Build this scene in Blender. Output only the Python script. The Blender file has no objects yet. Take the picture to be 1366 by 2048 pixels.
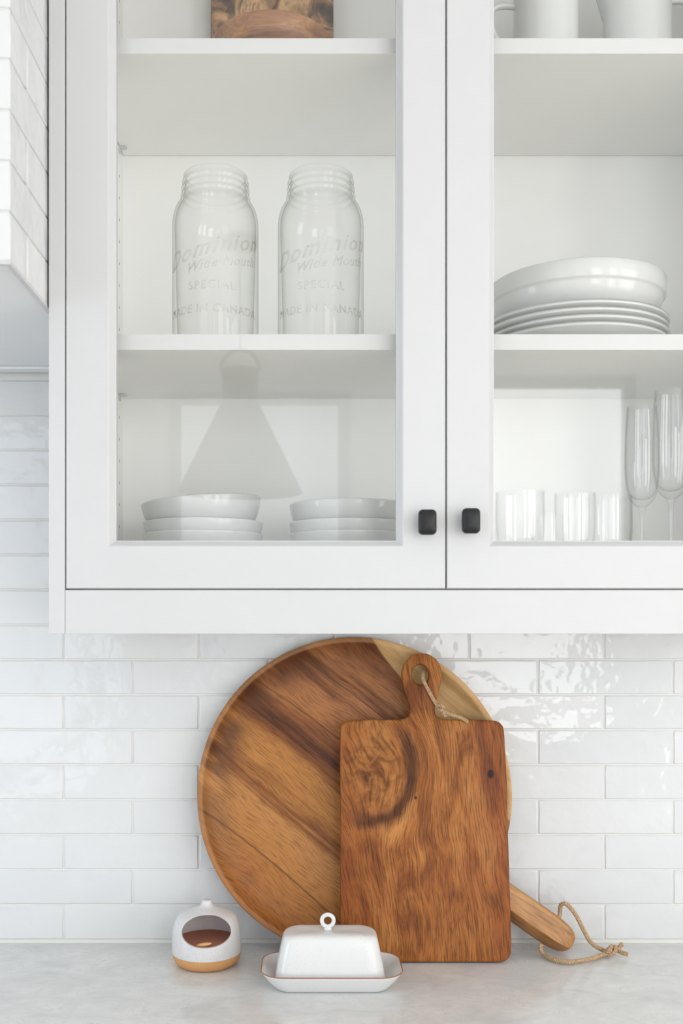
import bpy, bmesh, math, random
from mathutils import Vector, Matrix
PI = math.pi
R = math.radians
random.seed(7)
scene = bpy.context.scene
C = scene.collection

# ------------------------------------------------------------------ camera
F, CX, HY = 2000.0, 620.0, 1233.0      # focal length and principal point in photo pixels
D, ZC = 1.5185, 1.409                  # camera to tile face, camera height
CT = ZC - 0.495                        # counter height
cam_d = bpy.data.cameras.new('camera')
cam = bpy.data.objects.new('camera', cam_d); C.objects.link(cam)
cam.location = (0, -D, ZC); cam.rotation_euler = (R(90), 0, 0)
cam_d.sensor_fit = 'HORIZONTAL'; cam_d.sensor_width = 24.0
cam_d.lens = F / 1366.0 * 24.0
cam_d.shift_x = (683 - CX) / 1366.0
cam_d.shift_y = (HY - 1024) / 1366.0
cam_d.clip_start = 0.02
cam_d.dof.use_dof = True; cam_d.dof.focus_distance = 1.43; cam_d.dof.aperture_fstop = 5.0
scene.camera = cam

# ------------------------------------------------------------------ world, daylight, exposure
w = bpy.data.worlds.new('sky'); scene.world = w; w.use_nodes = True
w.node_tree.nodes['Background'].inputs[0].default_value = (0.80, 0.90, 1.0, 1)
w.node_tree.nodes['Background'].inputs[1].default_value = 1.2
vs = scene.view_settings
vs.view_transform = 'Standard'; vs.look = 'None'; vs.gamma = 1.0; vs.use_curve_mapping = False
vs.exposure = -0.20
scene.cycles.transparent_max_bounces = 40
scene.cycles.diffuse_bounces = 6

# room limits
RX0, RX1, RY, RZ = -2.5, 2.7, -3.33, 2.62
GY = -0.3285                            # cabinet front plane

def area(name, loc, rot, sx, sz, radiance, col):
    l = bpy.data.lights.new(name, 'AREA'); l.shape = 'RECTANGLE'; l.size = sx; l.size_y = sz
    l.energy = radiance * PI * sx * sz; l.color = col
    o = bpy.data.objects.new(name, l); C.objects.link(o); o.location = loc; o.rotation_euler = rot
    return o
# windows, two of them added as fill light: (wall, a0, a1, z0, z1, radiance, colour)
WIN = [('rear', -0.60, 0.17, 0.95, 2.36, 1.1, (1.0, 0.985, 0.96)),
       ('rear', 0.56, 1.38, 0.86, 2.43, 5.0, (1.0, 0.985, 0.965)),
       ('rear', -2.35, -1.00, 0.55, 2.45, 1.4, (0.84, 0.92, 1.0)),  # added window, no such opening known; cool frontal fill
       ('rear', 1.96, 2.65, 0.10, 2.45, 6.0, (1.0, 0.985, 0.965)),  # added window outside the reflections, brightens the cabinet interior
       ('left', -1.60, -0.66, 0.80, 2.05, 7.5, (0.80, 0.90, 1.0)),
       ('right', -2.9, -1.2, 0.45, 2.40, 4.0, (1.0, 0.99, 0.97))]
for wl, a0, a1, z0, z1, rad, col in WIN:
    zc, h = (z0 + z1) / 2, z1 - z0
    if wl == 'rear':
        area('daylight_and_fill', ((a0 + a1) / 2, RY - 0.12, zc), (R(90), 0, 0), a1 - a0, h, rad, col)
    elif wl == 'left':
        area('daylight_and_fill', (RX0 - 0.12, (a0 + a1) / 2, zc), (R(90), 0, R(-90)), a1 - a0, h, rad, col)
    else:
        area('daylight_and_fill', (RX1 + 0.12, (a0 + a1) / 2, zc), (R(90), 0, R(90)), a1 - a0, h, rad, col)

# ------------------------------------------------------------------ helpers
def lin(c):
    return tuple((x / 255 / 12.92 if x / 255 <= 0.04045 else ((x / 255 + 0.055) / 1.055) ** 2.4) for x in c) + (1,)
def P(px, py, d):
    return Vector(((px - CX) / F * d, -D + d, ZC + (HY - py) / F * d))

def new_mat(name):
    m = bpy.data.materials.new(name); m.use_nodes = True
    nt = m.node_tree; b = nt.nodes['Principled BSDF']
    return m, nt, b
def N(nt, t, **kw):
    n = nt.nodes.new(t)
    for k, v in kw.items():
        if k in n.inputs: n.inputs[k].default_value = v
        else: setattr(n, k, v)
    return n
def L(nt, a, b): nt.links.new(a, b)
def ramp(nt, stops, interp='LINEAR'):
    n = nt.nodes.new('ShaderNodeValToRGB'); cr = n.color_ramp; cr.interpolation = interp
    while len(cr.elements) < len(stops): cr.elements.new(0.5)
    for e, (p, c) in zip(cr.elements, stops):
        e.position = p; e.color = c if len(c) == 4 else lin(c)
    return n
def math_(nt, op, a, b=None, c=None):
    n = nt.nodes.new('ShaderNodeMath'); n.operation = op
    for i, v in enumerate((a, b, c)):
        if v is None: continue
        if isinstance(v, (int, float)): n.inputs[i].default_value = v
        else: L(nt, v, n.inputs[i])
    return n.outputs[0]
def mix(nt, fac, a, b, mode='MIX'):
    n = nt.nodes.new('ShaderNodeMix'); n.data_type = 'RGBA'; n.blend_type = mode
    for i, v in ((0, fac), (6, a), (7, b)):
        if isinstance(v, (int, float)): n.inputs[i].default_value = v
        elif isinstance(v, tuple): n.inputs[i].default_value = v if len(v) == 4 else lin(v)
        else: L(nt, v, n.inputs[i])
    return n.outputs[2]
def bump(nt, b, h, strength, dist):
    n = N(nt, 'ShaderNodeBump', Strength=strength, Distance=dist)
    L(nt, h, n.inputs['Height']); L(nt, n.outputs[0], b.inputs['Normal'])
def plain(name, col, rough=0.5, metal=0.0, spec=0.5, speck=0.0, noise_scale=60, coat=0.0):
    """paint / clay / metal: a base colour with a faint mottling"""
    m, nt, b = new_mat(name)
    b.inputs['Roughness'].default_value = rough; b.inputs['Metallic'].default_value = metal
    b.inputs['Specular IOR Level'].default_value = spec
    b.inputs['Coat Weight'].default_value = coat
    tc = N(nt, 'ShaderNodeTexCoord')
    no = N(nt, 'ShaderNodeTexNoise', Scale=noise_scale, Detail=3.0); L(nt, tc.outputs['Object'], no.inputs['Vector'])
    c = lin(col); d = tuple(x * 0.965 for x in c[:3]) + (1,)
    out = mix(nt, no.outputs['Fac'], c, d)
    if speck:
        vo = N(nt, 'ShaderNodeTexNoise', Scale=900.0, Detail=1.0); L(nt, tc.outputs['Object'], vo.inputs['Vector'])
        st = N(nt, 'ShaderNodeMapRange'); st.inputs[1].default_value = 0.66; st.inputs[2].default_value = 0.72
        L(nt, vo.outputs['Fac'], st.inputs[0])
        out = mix(nt, math_(nt, 'MULTIPLY', st.outputs[0], speck), out, (120, 96, 78))
    L(nt, out, b.inputs['Base Color'])
    return m

def thin_glass(name, tint, edge, refl=0.04, rough=0.0, gain=1.0):
    m = bpy.data.materials.new(name); m.use_nodes = True; nt = m.node_tree; nt.nodes.clear()
    out = N(nt, 'ShaderNodeOutputMaterial')
    lw = N(nt, 'ShaderNodeLayerWeight', Blend=0.5)
    f = math_(nt, 'MULTIPLY', math_(nt, 'POWER', lw.outputs['Facing'], 5.0), gain)
    fac = math_(nt, 'ADD', f, refl); fac = math_(nt, 'MINIMUM', fac, 1.0)
    tcol = mix(nt, math_(nt, 'POWER', lw.outputs['Facing'], 3.0), tint, edge)
    tr = N(nt, 'ShaderNodeBsdfTransparent'); L(nt, tcol, tr.inputs[0])
    gl = N(nt, 'ShaderNodeBsdfGlossy', Roughness=rough)
    mx = N(nt, 'ShaderNodeMixShader'); L(nt, fac, mx.inputs[0]); L(nt, tr.outputs[0], mx.inputs[1]); L(nt, gl.outputs[0], mx.inputs[2])
    L(nt, mx.outputs[0], out.inputs[0])
    return m

M = {}
M['paint'] = plain('white_paint', (199, 199, 200), 0.42, noise_scale=20)
M['interior'] = plain('cabinet_interior_paint', (246, 246, 243), 0.5, noise_scale=20)
M['shelf_front'] = plain('shelf_front_toned_down', (214, 214, 213), 0.45, noise_scale=20)  # darker copy of interior paint, offsets the stronger light on shelf fronts
M['wall'] = plain('wall_paint', (249, 249, 248), 0.7, noise_scale=8)
M['ceil'] = plain('ceiling_paint', (250, 250, 250), 0.8, noise_scale=8)
M['grout'] = plain('grout', (222, 220, 216), 0.9, noise_scale=300)
M['caulk'] = plain('caulk', (222, 222, 217), 0.5)
M['black'] = plain('black_metal', (26, 26, 28), 0.4, 0.0, 0.35)
M['porcelain'] = plain('white_porcelain', (212, 213, 211), 0.12, noise_scale=30)
M['stoneware'] = plain('speckled_white_glaze', (222, 222, 221), 0.22, speck=0.22, noise_scale=40)
M['glaze'] = plain('speckled_grey_white_glaze', (212, 210, 210), 0.24, speck=0.55, noise_scale=90)
M['clay'] = plain('raw_clay', (205, 152, 98), 0.8, speck=0.25, noise_scale=200)
M['rustline'] = plain('rust_red_glaze_line', (168, 102, 74), 0.4)
M['salt'] = plain('reddish_brown_salt', (176, 114, 92), 0.9, noise_scale=500)
M['cork'] = plain('pale_wood_chip', (226, 176, 120), 0.6)
M['steel'] = plain('brushed_steel', (228, 230, 232), 0.5, 0.0, noise_scale=40)
M['pin'] = plain('pin_metal', (205, 206, 203), 0.4, 0.1)
M['hole'] = plain('peg_hole_shade', (92, 90, 84), 0.9)  # shade inside the peg holes, put into the colour of flat discs
M['lampshade'] = plain('lamp_grey_metal', (70, 72, 70), 0.5, 0.0)
M['brass'] = plain('aged_brass', (96, 92, 74), 0.4, 0.6)
M['dark'] = plain('dark_gap', (120, 104, 100), 0.9)
M['pane'] = thin_glass('cabinet_door_glass', lin((255, 255, 255)), lin((238, 242, 240)), 0.042)
M['glass'] = thin_glass('clear_jar_glass', lin((255, 255, 255)), lin((212, 214, 209)), 0.03, gain=0.5)
M['crystal'] = thin_glass('clear_drinking_glass', lin((255, 255, 255)), lin((222, 225, 223)), 0.05, gain=0.5)
M['emboss'] = thin_glass('raised_glass_lettering', lin((251, 251, 250)), lin((168, 158, 152)), 0.05, 0.15)

def mat_tile():
    m, nt, b = new_mat('glazed_tile')
    b.inputs['Roughness'].default_value = 0.06; b.inputs['Specular IOR Level'].default_value = 0.5
    g = N(nt, 'ShaderNodeNewGeometry')
    n1 = N(nt, 'ShaderNodeTexNoise', Scale=17.0, Detail=1.5); L(nt, g.outputs['Position'], n1.inputs['Vector'])
    n2 = N(nt, 'ShaderNodeTexNoise', Scale=70.0, Detail=1.0); L(nt, g.outputs['Position'], n2.inputs['Vector'])
    oi = N(nt, 'ShaderNodeObjectInfo')
    c = mix(nt, oi.outputs['Random'], (212, 213, 214), (217, 217, 217))
    L(nt, c, b.inputs['Base Color'])
    h = math_(nt, 'ADD', n1.outputs['Fac'], math_(nt, 'MULTIPLY', n2.outputs['Fac'], 0.2))
    bump(nt, b, h, 0.7, 0.004)
    return m
M['tile'] = mat_tile()

def mat_marble():
    m, nt, b = new_mat('grey_veined_stone')
    b.inputs['Roughness'].default_value = 0.16
    tc = N(nt, 'ShaderNodeTexCoord'); mp = N(nt, 'ShaderNodeMapping'); L(nt, tc.outputs['Object'], mp.inputs[0])
    mp.inputs['Scale'].default_value = (1.0, 1.6, 1.0)
    a = N(nt, 'ShaderNodeTexNoise', Scale=15.0, Detail=9.0, Roughness=0.7, Distortion=0.7); L(nt, mp.outputs[0], a.inputs['Vector'])
    v = N(nt, 'ShaderNodeTexNoise', Scale=17.0, Detail=7.0, Roughness=0.66, Distortion=1.2); L(nt, mp.outputs[0], v.inputs['Vector'])
    base = ramp(nt, [(0.3, (196, 198, 197)), (0.5, (213, 213, 212)), (0.72, (224, 224, 222))]); L(nt, a.outputs['Fac'], base.inputs[0])
    vein = ramp(nt, [(0.0, (0, 0, 0)), (0.485, (0, 0, 0)), (0.5, (190, 190, 190)), (0.515, (0, 0, 0)), (1, (0, 0, 0))]); L(nt, v.outputs['Fac'], vein.inputs[0])
    gate = ramp(nt, [(0.46, (0, 0, 0)), (0.62, (255, 255, 255))]); L(nt, a.outputs['Fac'], gate.inputs[0])
    vf = math_(nt, 'MULTIPLY', math_(nt, 'MULTIPLY', vein.outputs[0], gate.outputs[0]), 1.0)
    L(nt, mix(nt, vf, base.outputs[0], (160, 161, 158)), b.inputs['Base Color'])
    return m
M['marble'] = mat_marble()

def wood_grain(nt, vec, fine=(14, 420)):
    """vec: (u along grain, v across) -> fine fibre streak value 0..1"""
    mp = N(nt, 'ShaderNodeMapping'); mp.inputs['Scale'].default_value = (fine[0], fine[1], fine[1] * 0.3); L(nt, vec, mp.inputs[0])
    n = N(nt, 'ShaderNodeTexNoise', Scale=1.0, Detail=4.0, Roughness=0.6); L(nt, mp.outputs[0], n.inputs['Vector'])
    return n.outputs['Fac']

def mat_round_tray():
    m, nt, b = new_mat('striped_acacia')
    b.inputs['Roughness'].default_value = 0.45; b.inputs['Specular IOR Level'].default_value = 0.25
    tc = N(nt, 'ShaderNodeTexCoord'); sep = N(nt, 'ShaderNodeSeparateXYZ'); L(nt, tc.outputs['Object'], sep.inputs[0])
    x, z = sep.outputs['X'], math_(nt, 'SUBTRACT', sep.outputs['Z'], 0.2325)
    a = R(40)
    u = math_(nt, 'SUBTRACT', math_(nt, 'MULTIPLY', x, math.cos(a)), math_(nt, 'MULTIPLY', z, math.sin(a)))
    v = math_(nt, 'ADD', math_(nt, 'MULTIPLY', x, math.sin(a)), math_(nt, 'MULTIPLY', z, math.cos(a)))
    cv = N(nt, 'ShaderNodeCombineXYZ'); L(nt, u, cv.inputs[0]); L(nt, v, cv.inputs[1])
    # gentle waviness of the stripes along the grain
    wn = N(nt, 'ShaderNodeTexNoise', Scale=6.0, Detail=2.0); L(nt, cv.outputs[0], wn.inputs['Vector'])
    mp = N(nt, 'ShaderNodeMapping'); mp.inputs['Scale'].default_value = (3.5, 75.0, 1); L(nt, cv.outputs[0], mp.inputs[0])
    st = N(nt, 'ShaderNodeTexNoise', Scale=1.0, Detail=3.0, Roughness=0.55, Distortion=0.4); L(nt, mp.outputs[0], st.inputs['Vector'])
    # arching of the joint lines: v bends down towards the right
    arch = math_(nt, 'MULTIPLY', math_(nt, 'MULTIPLY', u, u), -0.28)
    vv = math_(nt, 'ADD', math_(nt, 'SUBTRACT', v, arch), math_(nt, 'MULTIPLY', math_(nt, 'SUBTRACT', wn.outputs['Fac'], 0.5), 0.05))
    vv = math_(nt, 'ADD', vv, math_(nt, 'MULTIPLY', math_(nt, 'SUBTRACT', st.outputs['Fac'], 0.5), 0.085))
    t = math_(nt, 'ADD', math_(nt, 'DIVIDE', vv, 0.48), 0.5)
    def s(vm): return vm / 0.48 + 0.5
    r = ramp(nt, [(s(-.235), (150, 90, 38)), (s(-.19), (164, 104, 50)), (s(-.145), (176, 118, 62)), (s(-.10), (180, 124, 70)), (s(-.072), (124, 70, 32)),
                  (s(-.050), (178, 120, 62)), (s(-.020), (172, 114, 58)), (s(.002), (120, 68, 32)), (s(.016), (74, 39, 19)), (s(.032), (122, 70, 36)),
                  (s(.06), (166, 108, 62)), (s(.095), (164, 108, 66)), (s(.120), (112, 66, 36)), (s(.145), (158, 104, 62)), (s(.175), (132, 80, 46)), (s(.215), (62, 32, 17))])
    L(nt, t, r.inputs[0])
    # sapwood wedge, upper right
    b2 = R(53)
    q = math_(nt, 'ADD', math_(nt, 'MULTIPLY', x, math.sin(b2)), math_(nt, 'MULTIPLY', z, math.cos(b2)))
    q = math_(nt, 'ADD', q, math_(nt, 'MULTIPLY', math_(nt, 'SUBTRACT', wn.outputs['Fac'], 0.5), 0.012))
    sapf = N(nt, 'ShaderNodeMapRange'); sapf.inputs[1].default_value = 0.1585; sapf.inputs[2].default_value = 0.1615; L(nt, q, sapf.inputs[0])
    sap = ramp(nt, [(0.3, (184, 144, 94)), (0.5, (200, 163, 112)), (0.7, (208, 176, 128))]); L(nt, st.outputs['Fac'], sap.inputs[0])
    col = mix(nt, sapf.outputs[0], r.outputs[0], sap.outputs[0])
    # glue joints: thin dark lines
    for pos, wd in ((-0.156, 0.0009), (0.049, 0.0007), (0.115, 0.0007)):
        dd = math_(nt, 'ABSOLUTE', math_(nt, 'SUBTRACT', math_(nt, 'SUBTRACT', v, arch), pos))
        ln = N(nt, 'ShaderNodeMapRange'); ln.inputs[1].default_value = wd; ln.inputs[2].default_value = wd * 2.2; ln.inputs[3].default_value = 0.55; ln.inputs[4].default_value = 0
        L(nt, dd, ln.inputs[0])
        nm = math_(nt, 'MULTIPLY', ln.outputs[0], math_(nt, 'SUBTRACT', 1.0, sapf.outputs[0]))
        col = mix(nt, nm, col, (72, 40, 24))
    cw = N(nt, 'ShaderNodeCombineXYZ'); L(nt, u, cw.inputs[0]); L(nt, math_(nt, 'ADD', v, math_(nt, 'MULTIPLY', wn.outputs['Fac'], 0.05)), cw.inputs[1])
    fg = wood_grain(nt, cw.outputs[0], (38, 560))
    gr = ramp(nt, [(0.38, (120, 108, 98)), (0.52, (255, 255, 255))]); L(nt, fg, gr.inputs[0])
    col = mix(nt, math_(nt, 'SUBTRACT', 0.48, math_(nt, 'MULTIPLY', sapf.outputs[0], 0.34)), col, gr.outputs[0], 'MULTIPLY')
    rr = math_(nt, 'SQRT', math_(nt, 'ADD', math_(nt, 'MULTIPLY', x, x), math_(nt, 'MULTIPLY', z, z)))
    # darker end grain where the slope cuts across the fibres
    eg = N(nt, 'ShaderNodeMapRange'); eg.inputs[1].default_value = 0.165; eg.inputs[2].default_value = 0.212; eg.interpolation_type = 'SMOOTHSTEP'; L(nt, rr, eg.inputs[0])
    ur = math_(nt, 'DIVIDE', u, math_(nt, 'MAXIMUM', rr, 0.01)); ur = math_(nt, 'MULTIPLY', ur, ur)
    mpe = N(nt, 'ShaderNodeMapping'); mpe.inputs['Scale'].default_value = (7.0, 34.0, 1); L(nt, cv.outputs[0], mpe.inputs[0])
    ne = N(nt, 'ShaderNodeTexNoise', Scale=1.0, Detail=2.0); L(nt, mpe.outputs[0], ne.inputs['Vector'])
    ner = N(nt, 'ShaderNodeMapRange'); ner.inputs[1].default_value = 0.34; ner.inputs[2].default_value = 0.54; ner.inputs[4].default_value = 0.9; L(nt, ne.outputs['Fac'], ner.inputs[0])
    egf = math_(nt, 'MULTIPLY', math_(nt, 'MULTIPLY', eg.outputs[0], ur), math_(nt, 'MULTIPLY', ner.outputs[0], math_(nt, 'SUBTRACT', 1.0, sapf.outputs[0])))
    col = mix(nt, egf, col, (76, 40, 18))
    # worn, paler wood along the raised lip
    lp_ = N(nt, 'ShaderNodeMapRange'); lp_.inputs[1].default_value = 0.2245; lp_.inputs[2].default_value = 0.2265; lp_.inputs[4].default_value = 0.3; L(nt, rr, lp_.inputs[0])
    col = mix(nt, lp_.outputs[0], col, (200, 150, 102))
    L(nt, col, b.inputs['Base Color'])
    bump(nt, b, fg, 0.12, 0.001)
    return m
M['tray'] = mat_round_tray()

def mat_board():
    m, nt, b = new_mat('red_brown_acacia')
    b.inputs['Roughness'].default_value = 0.48; b.inputs['Specular IOR Level'].default_value = 0.22
    tc = N(nt, 'ShaderNodeTexCoord'); sep = N(nt, 'ShaderNodeSeparateXYZ'); L(nt, tc.outputs['Object'], sep.inputs[0])
    x, z = sep.outputs['X'], sep.outputs['Z']
    # the big knot bends the grain around it: elliptical distance field
    kx, kz = -0.073, 0.272
    dx = math_(nt, 'DIVIDE', math_(nt, 'SUBTRACT', x, kx), 0.056)
    dz = math_(nt, 'DIVIDE', math_(nt, 'SUBTRACT', z, kz), 0.074)
    nk = N(nt, 'ShaderNodeTexNoise', Scale=22.0, Detail=3.0); L(nt, tc.outputs['Object'], nk.inputs['Vector'])
    rad = math_(nt, 'SQRT', math_(nt, 'ADD', math_(nt, 'MULTIPLY', dx, dx), math_(nt, 'MULTIPLY', dz, dz)))
    rad = math_(nt, 'ADD', rad, math_(nt, 'MULTIPLY', math_(nt, 'SUBTRACT', nk.outputs['Fac'], 0.5), 0.32))
    infl = N(nt, 'ShaderNodeMapRange'); infl.inputs[1].default_value = 0.8; infl.inputs[2].default_value = 1.9; infl.inputs[3].default_value = 1.0; infl.inputs[4].default_value = 0.0
    infl.interpolation_type = 'SMOOTHSTEP'; L(nt, rad, infl.inputs[0])
    # straight grain coordinate, pushed sideways by the knot
    push = math_(nt, 'MULTIPLY', math_(nt, 'MULTIPLY', infl.outputs[0], dx), 0.03)
    slant = math_(nt, 'MULTIPLY', z, 0.10)
    wn = N(nt, 'ShaderNodeTexNoise', Scale=5.0, Detail=2.0); L(nt, tc.outputs['Object'], wn.inputs['Vector'])
    gx = math_(nt, 'ADD', math_(nt, 'SUBTRACT', x, push), math_(nt, 'ADD', slant, math_(nt, 'MULTIPLY', wn.outputs['Fac'], 0.05)))
    cv = N(nt, 'ShaderNodeCombineXYZ'); L(nt, z, cv.inputs[0]); L(nt, gx, cv.inputs[1])
    mp = N(nt, 'ShaderNodeMapping'); mp.inputs['Scale'].default_value = (8.0, 24.0, 1); L(nt, cv.outputs[0], mp.inputs[0])
    st = N(nt, 'ShaderNodeTexNoise', Scale=1.0, Detail=5.0, Roughness=0.6, Distortion=0.9); L(nt, mp.outputs[0], st.inputs['Vector'])
    col = ramp(nt, [(0.25, (92, 48, 21)), (0.37, (126, 70, 30)), (0.47, (152, 91, 41)), (0.57, (172, 109, 54)), (0.74, (188, 128, 69))])
    L(nt, st.outputs['Fac'], col.inputs[0]); col = col.outputs[0]
    # redder towards both long edges
    ed = math_(nt, 'ABSOLUTE', math_(nt, 'ADD', x, math_(nt, 'MULTIPLY', math_(nt, 'SUBTRACT', wn.outputs['Fac'], 0.5), 0.10)))
    er = N(nt, 'ShaderNodeMapRange'); er.inputs[1].default_value = 0.055; er.inputs[2].default_value = 0.125; er.inputs[4].default_value = 0.6; L(nt, ed, er.inputs[0])
    col = mix(nt, er.outputs[0], col, (134, 68, 27))
    # knot rings: browner heart, dark crescent at its rim
    ringn = N(nt, 'ShaderNodeTexNoise', Scale=55.0, Detail=4.0, Distortion=1.0); L(nt, tc.outputs['Object'], ringn.inputs['Vector'])
    kr = ramp(nt, [(0.30, (70, 38, 18)), (0.45, (126, 76, 34)), (0.56, (160, 104, 52)), (0.70, (176, 120, 64))]); L(nt, ringn.outputs['Fac'], kr.inputs[0])
    hm_ = N(nt, 'ShaderNodeMapRange'); hm_.inputs[1].default_value = 0.35; hm_.inputs[2].default_value = 1.0; hm_.inputs[3].default_value = 0.75; hm_.inputs[4].default_value = 0.0; L(nt, rad, hm_.inputs[0])
    col = mix(nt, hm_.outputs[0], col, kr.outputs[0])
    # dark crescent around its right and lower side
    sd = math_(nt, 'SUBTRACT', math_(nt, 'MULTIPLY', dx, 0.8), math_(nt, 'MULTIPLY', dz, 0.55))
    sdm = N(nt, 'ShaderNodeMapRange'); sdm.inputs[1].default_value = -0.35; sdm.inputs[2].default_value = 0.55; sdm.interpolation_type = 'SMOOTHSTEP'; L(nt, sd, sdm.inputs[0])
    cr_ = math_(nt, 'ABSOLUTE', math_(nt, 'SUBTRACT', rad, 1.02))
    crm = N(nt, 'ShaderNodeMapRange'); crm.inputs[1].default_value = 0.03; crm.inputs[2].default_value = 0.26; crm.inputs[3].default_value = 0.85; crm.inputs[4].default_value = 0.0; crm.interpolation_type = 'SMOOTHSTEP'; L(nt, cr_, crm.inputs[0])
    col = mix(nt, math_(nt, 'MULTIPLY', crm.outputs[0], sdm.outputs[0]), col, (66, 32, 15))
    # small round knot near the right edge
    for (sx, sz, rr, tint) in ((0.098, 0.265, 0.0062, (44, 22, 14)), (-0.012, 0.231, 0.0022, (60, 32, 20)), (-0.022, 0.357, 0.0022, (70, 38, 22))):
        ax = math_(nt, 'SUBTRACT', x, sx); az = math_(nt, 'MULTIPLY', math_(nt, 'SUBTRACT', z, sz), 0.75)
        dd = math_(nt, 'SQRT', math_(nt, 'ADD', math_(nt, 'MULTIPLY', ax, ax), math_(nt, 'MULTIPLY', az, az)))
        k = N(nt, 'ShaderNodeMapRange'); k.inputs[1].default_value = rr * 0.55; k.inputs[2].default_value = rr; k.inputs[3].default_value = 1.0; k.inputs[4].default_value = 0.0
        k.interpolation_type = 'SMOOTHSTEP'; L(nt, dd, k.inputs[0])
        if rr > 0.004:
            h = N(nt, 'ShaderNodeMapRange'); h.inputs[1].default_value = rr; h.inputs[2].default_value = rr * 3.4; h.inputs[3].default_value = 0.5; h.inputs[4].default_value = 0.0
            h.interpolation_type = 'SMOOTHSTEP'; L(nt, dd, h.inputs[0]); col = mix(nt, h.outputs[0], col, (110, 54, 26))
        col = mix(nt, k.outputs[0], col, tint)
    fg = wood_grain(nt, cv.outputs[0], (30, 480))
    gr = ramp(nt, [(0.38, (105, 95, 85)), (0.54, (255, 255, 255))]); L(nt, fg, gr.inputs[0])
    col = mix(nt, 0.6, col, gr.outputs[0], 'MULTIPLY')
    L(nt, col, b.inputs['Base Color'])
    bump(nt, b, fg, 0.15, 0.001)
    return m
M['board'] = mat_board()

def mat_wood(name, cols, axis_scale, dist=1.0, rough=0.45, det=4.0, loc=(0, 0, 0), fine=0.4):
    m, nt, b = new_mat(name); b.inputs['Roughness'].default_value = rough
    tc = N(nt, 'ShaderNodeTexCoord'); mp = N(nt, 'ShaderNodeMapping'); L(nt, tc.outputs['Object'], mp.inputs[0])
    mp.inputs['Scale'].default_value = axis_scale; mp.inputs['Location'].default_value = loc
    n = N(nt, 'ShaderNodeTexNoise', Scale=1.0, Detail=det, Roughness=0.55, Distortion=dist); L(nt, mp.outputs[0], n.inputs['Vector'])
    k = len(cols); r = ramp(nt, [(0.28 + 0.44 * i / (k - 1), c) for i, c in enumerate(cols)]); L(nt, n.outputs['Fac'], r.inputs[0])
    mp2 = N(nt, 'ShaderNodeMapping'); L(nt, tc.outputs['Object'], mp2.inputs[0]); mp2.inputs['Scale'].default_value = tuple(s * 9 for s in axis_scale)
    n2 = N(nt, 'ShaderNodeTexNoise', Scale=1.0, Detail=3.0); L(nt, mp2.outputs[0], n2.inputs['Vector'])
    g = ramp(nt, [(0.35, (140, 140, 140)), (0.6, (255, 255, 255))]); L(nt, n2.outputs['Fac'], g.inputs[0])
    L(nt, mix(nt, fine, r.outputs[0], g.outputs[0], 'MULTIPLY'), b.inputs['Base Color'])
    return m
M['traygrip'] = M['tray']
M['burl'] = mat_wood('swirled_live_edge_wood', [(66, 50, 38), (104, 78, 54), (176, 134, 90), (214, 172, 124), (130, 96, 62)], (16, 16, 16), 2.6, det=3.0, loc=(0.2, 0, 0.35), fine=0.35)
M['bowlwood'] = mat_wood('turned_brown_wood', [(104, 66, 42), (148, 100, 64), (174, 124, 82), (190, 142, 100)], (5, 30, 55), 0.8)
M['oak'] = mat_wood('pale_oak_floor', [(212, 200, 184), (222, 211, 196), (230, 220, 206)], (2, 18, 2), 0.5)

def mat_rope():
    m, nt, b = new_mat('jute_twine'); b.inputs['Roughness'].default_value = 0.9
    tc = N(nt, 'ShaderNodeTexCoord'); n = N(nt, 'ShaderNodeTexNoise', Scale=700.0, Detail=2.0); L(nt, tc.outputs['Object'], n.inputs['Vector'])
    r = ramp(nt, [(0.35, (150, 118, 84)), (0.65, (206, 178, 142))]); L(nt, n.outputs['Fac'], r.inputs[0]); L(nt, r.outputs[0], b.inputs['Base Color'])
    bump(nt, b, n.outputs['Fac'], 0.4, 0.0008)
    return m
M['rope'] = mat_rope()

# -------- mesh helpers
ORG = {}
def link_mesh(name, me, mat, parent=None, loc=None, smooth=False):
    o = bpy.data.objects.new(name, me); C.objects.link(o)
    if mat is not None and not me.materials: me.materials.append(mat)
    if smooth:
        for p in me.polygons: p.use_smooth = True
    if parent is not None: o.parent = parent
    if loc is not None: o.location = loc
    return o
def mk(name, bm, mat, parent=None, smooth=False, local=False, sharp=None):
    """bm is in world coordinates unless local; the object's origin follows its parent's"""
    org = ORG.get(parent.name, Vector()) if parent is not None else Vector()
    if not local and org.length > 0: bmesh.ops.translate(bm, verts=bm.verts, vec=-org)
    bmesh.ops.recalc_face_normals(bm, faces=bm.faces)
    me = bpy.data.meshes.new(name); bm.to_mesh(me); bm.free()
    o = link_mesh(name, me, mat, parent, smooth=smooth)
    if sharp is not None:
        me.set_sharp_from_angle(angle=R(sharp))
    ORG[o.name] = org.copy()
    return o
def tag(o, label=None, cat=None, group=None, kind=None):
    if label: o['label'] = label
    if cat: o['category'] = cat
    if group: o['group'] = group
    if kind: o['kind'] = kind
    return o
def thing(name, loc, label, cat, group=None, rot=(0, 0, 0)):
    o = bpy.data.objects.new(name, None); C.objects.link(o); o.location = loc; o.rotation_euler = rot
    o.empty_display_size = 0.05
    ORG[o.name] = Vector(loc)
    return tag(o, label, cat, group)
def bx(bm, x0, x1, y0, y1, z0, z1, bev=0.0):
    r = bmesh.ops.create_cube(bm, size=1.0); vs_ = r['verts']
    for v in vs_:
        v.co = Vector((x0 + (v.co.x + .5) * (x1 - x0), y0 + (v.co.y + .5) * (y1 - y0), z0 + (v.co.z + .5) * (z1 - z0)))
    if bev > 0:
        es = list({e for v in vs_ for e in v.link_edges})
        bmesh.ops.bevel(bm, geom=es, offset=bev, segments=2, affect='EDGES', profile=0.5)
    return bm
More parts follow.
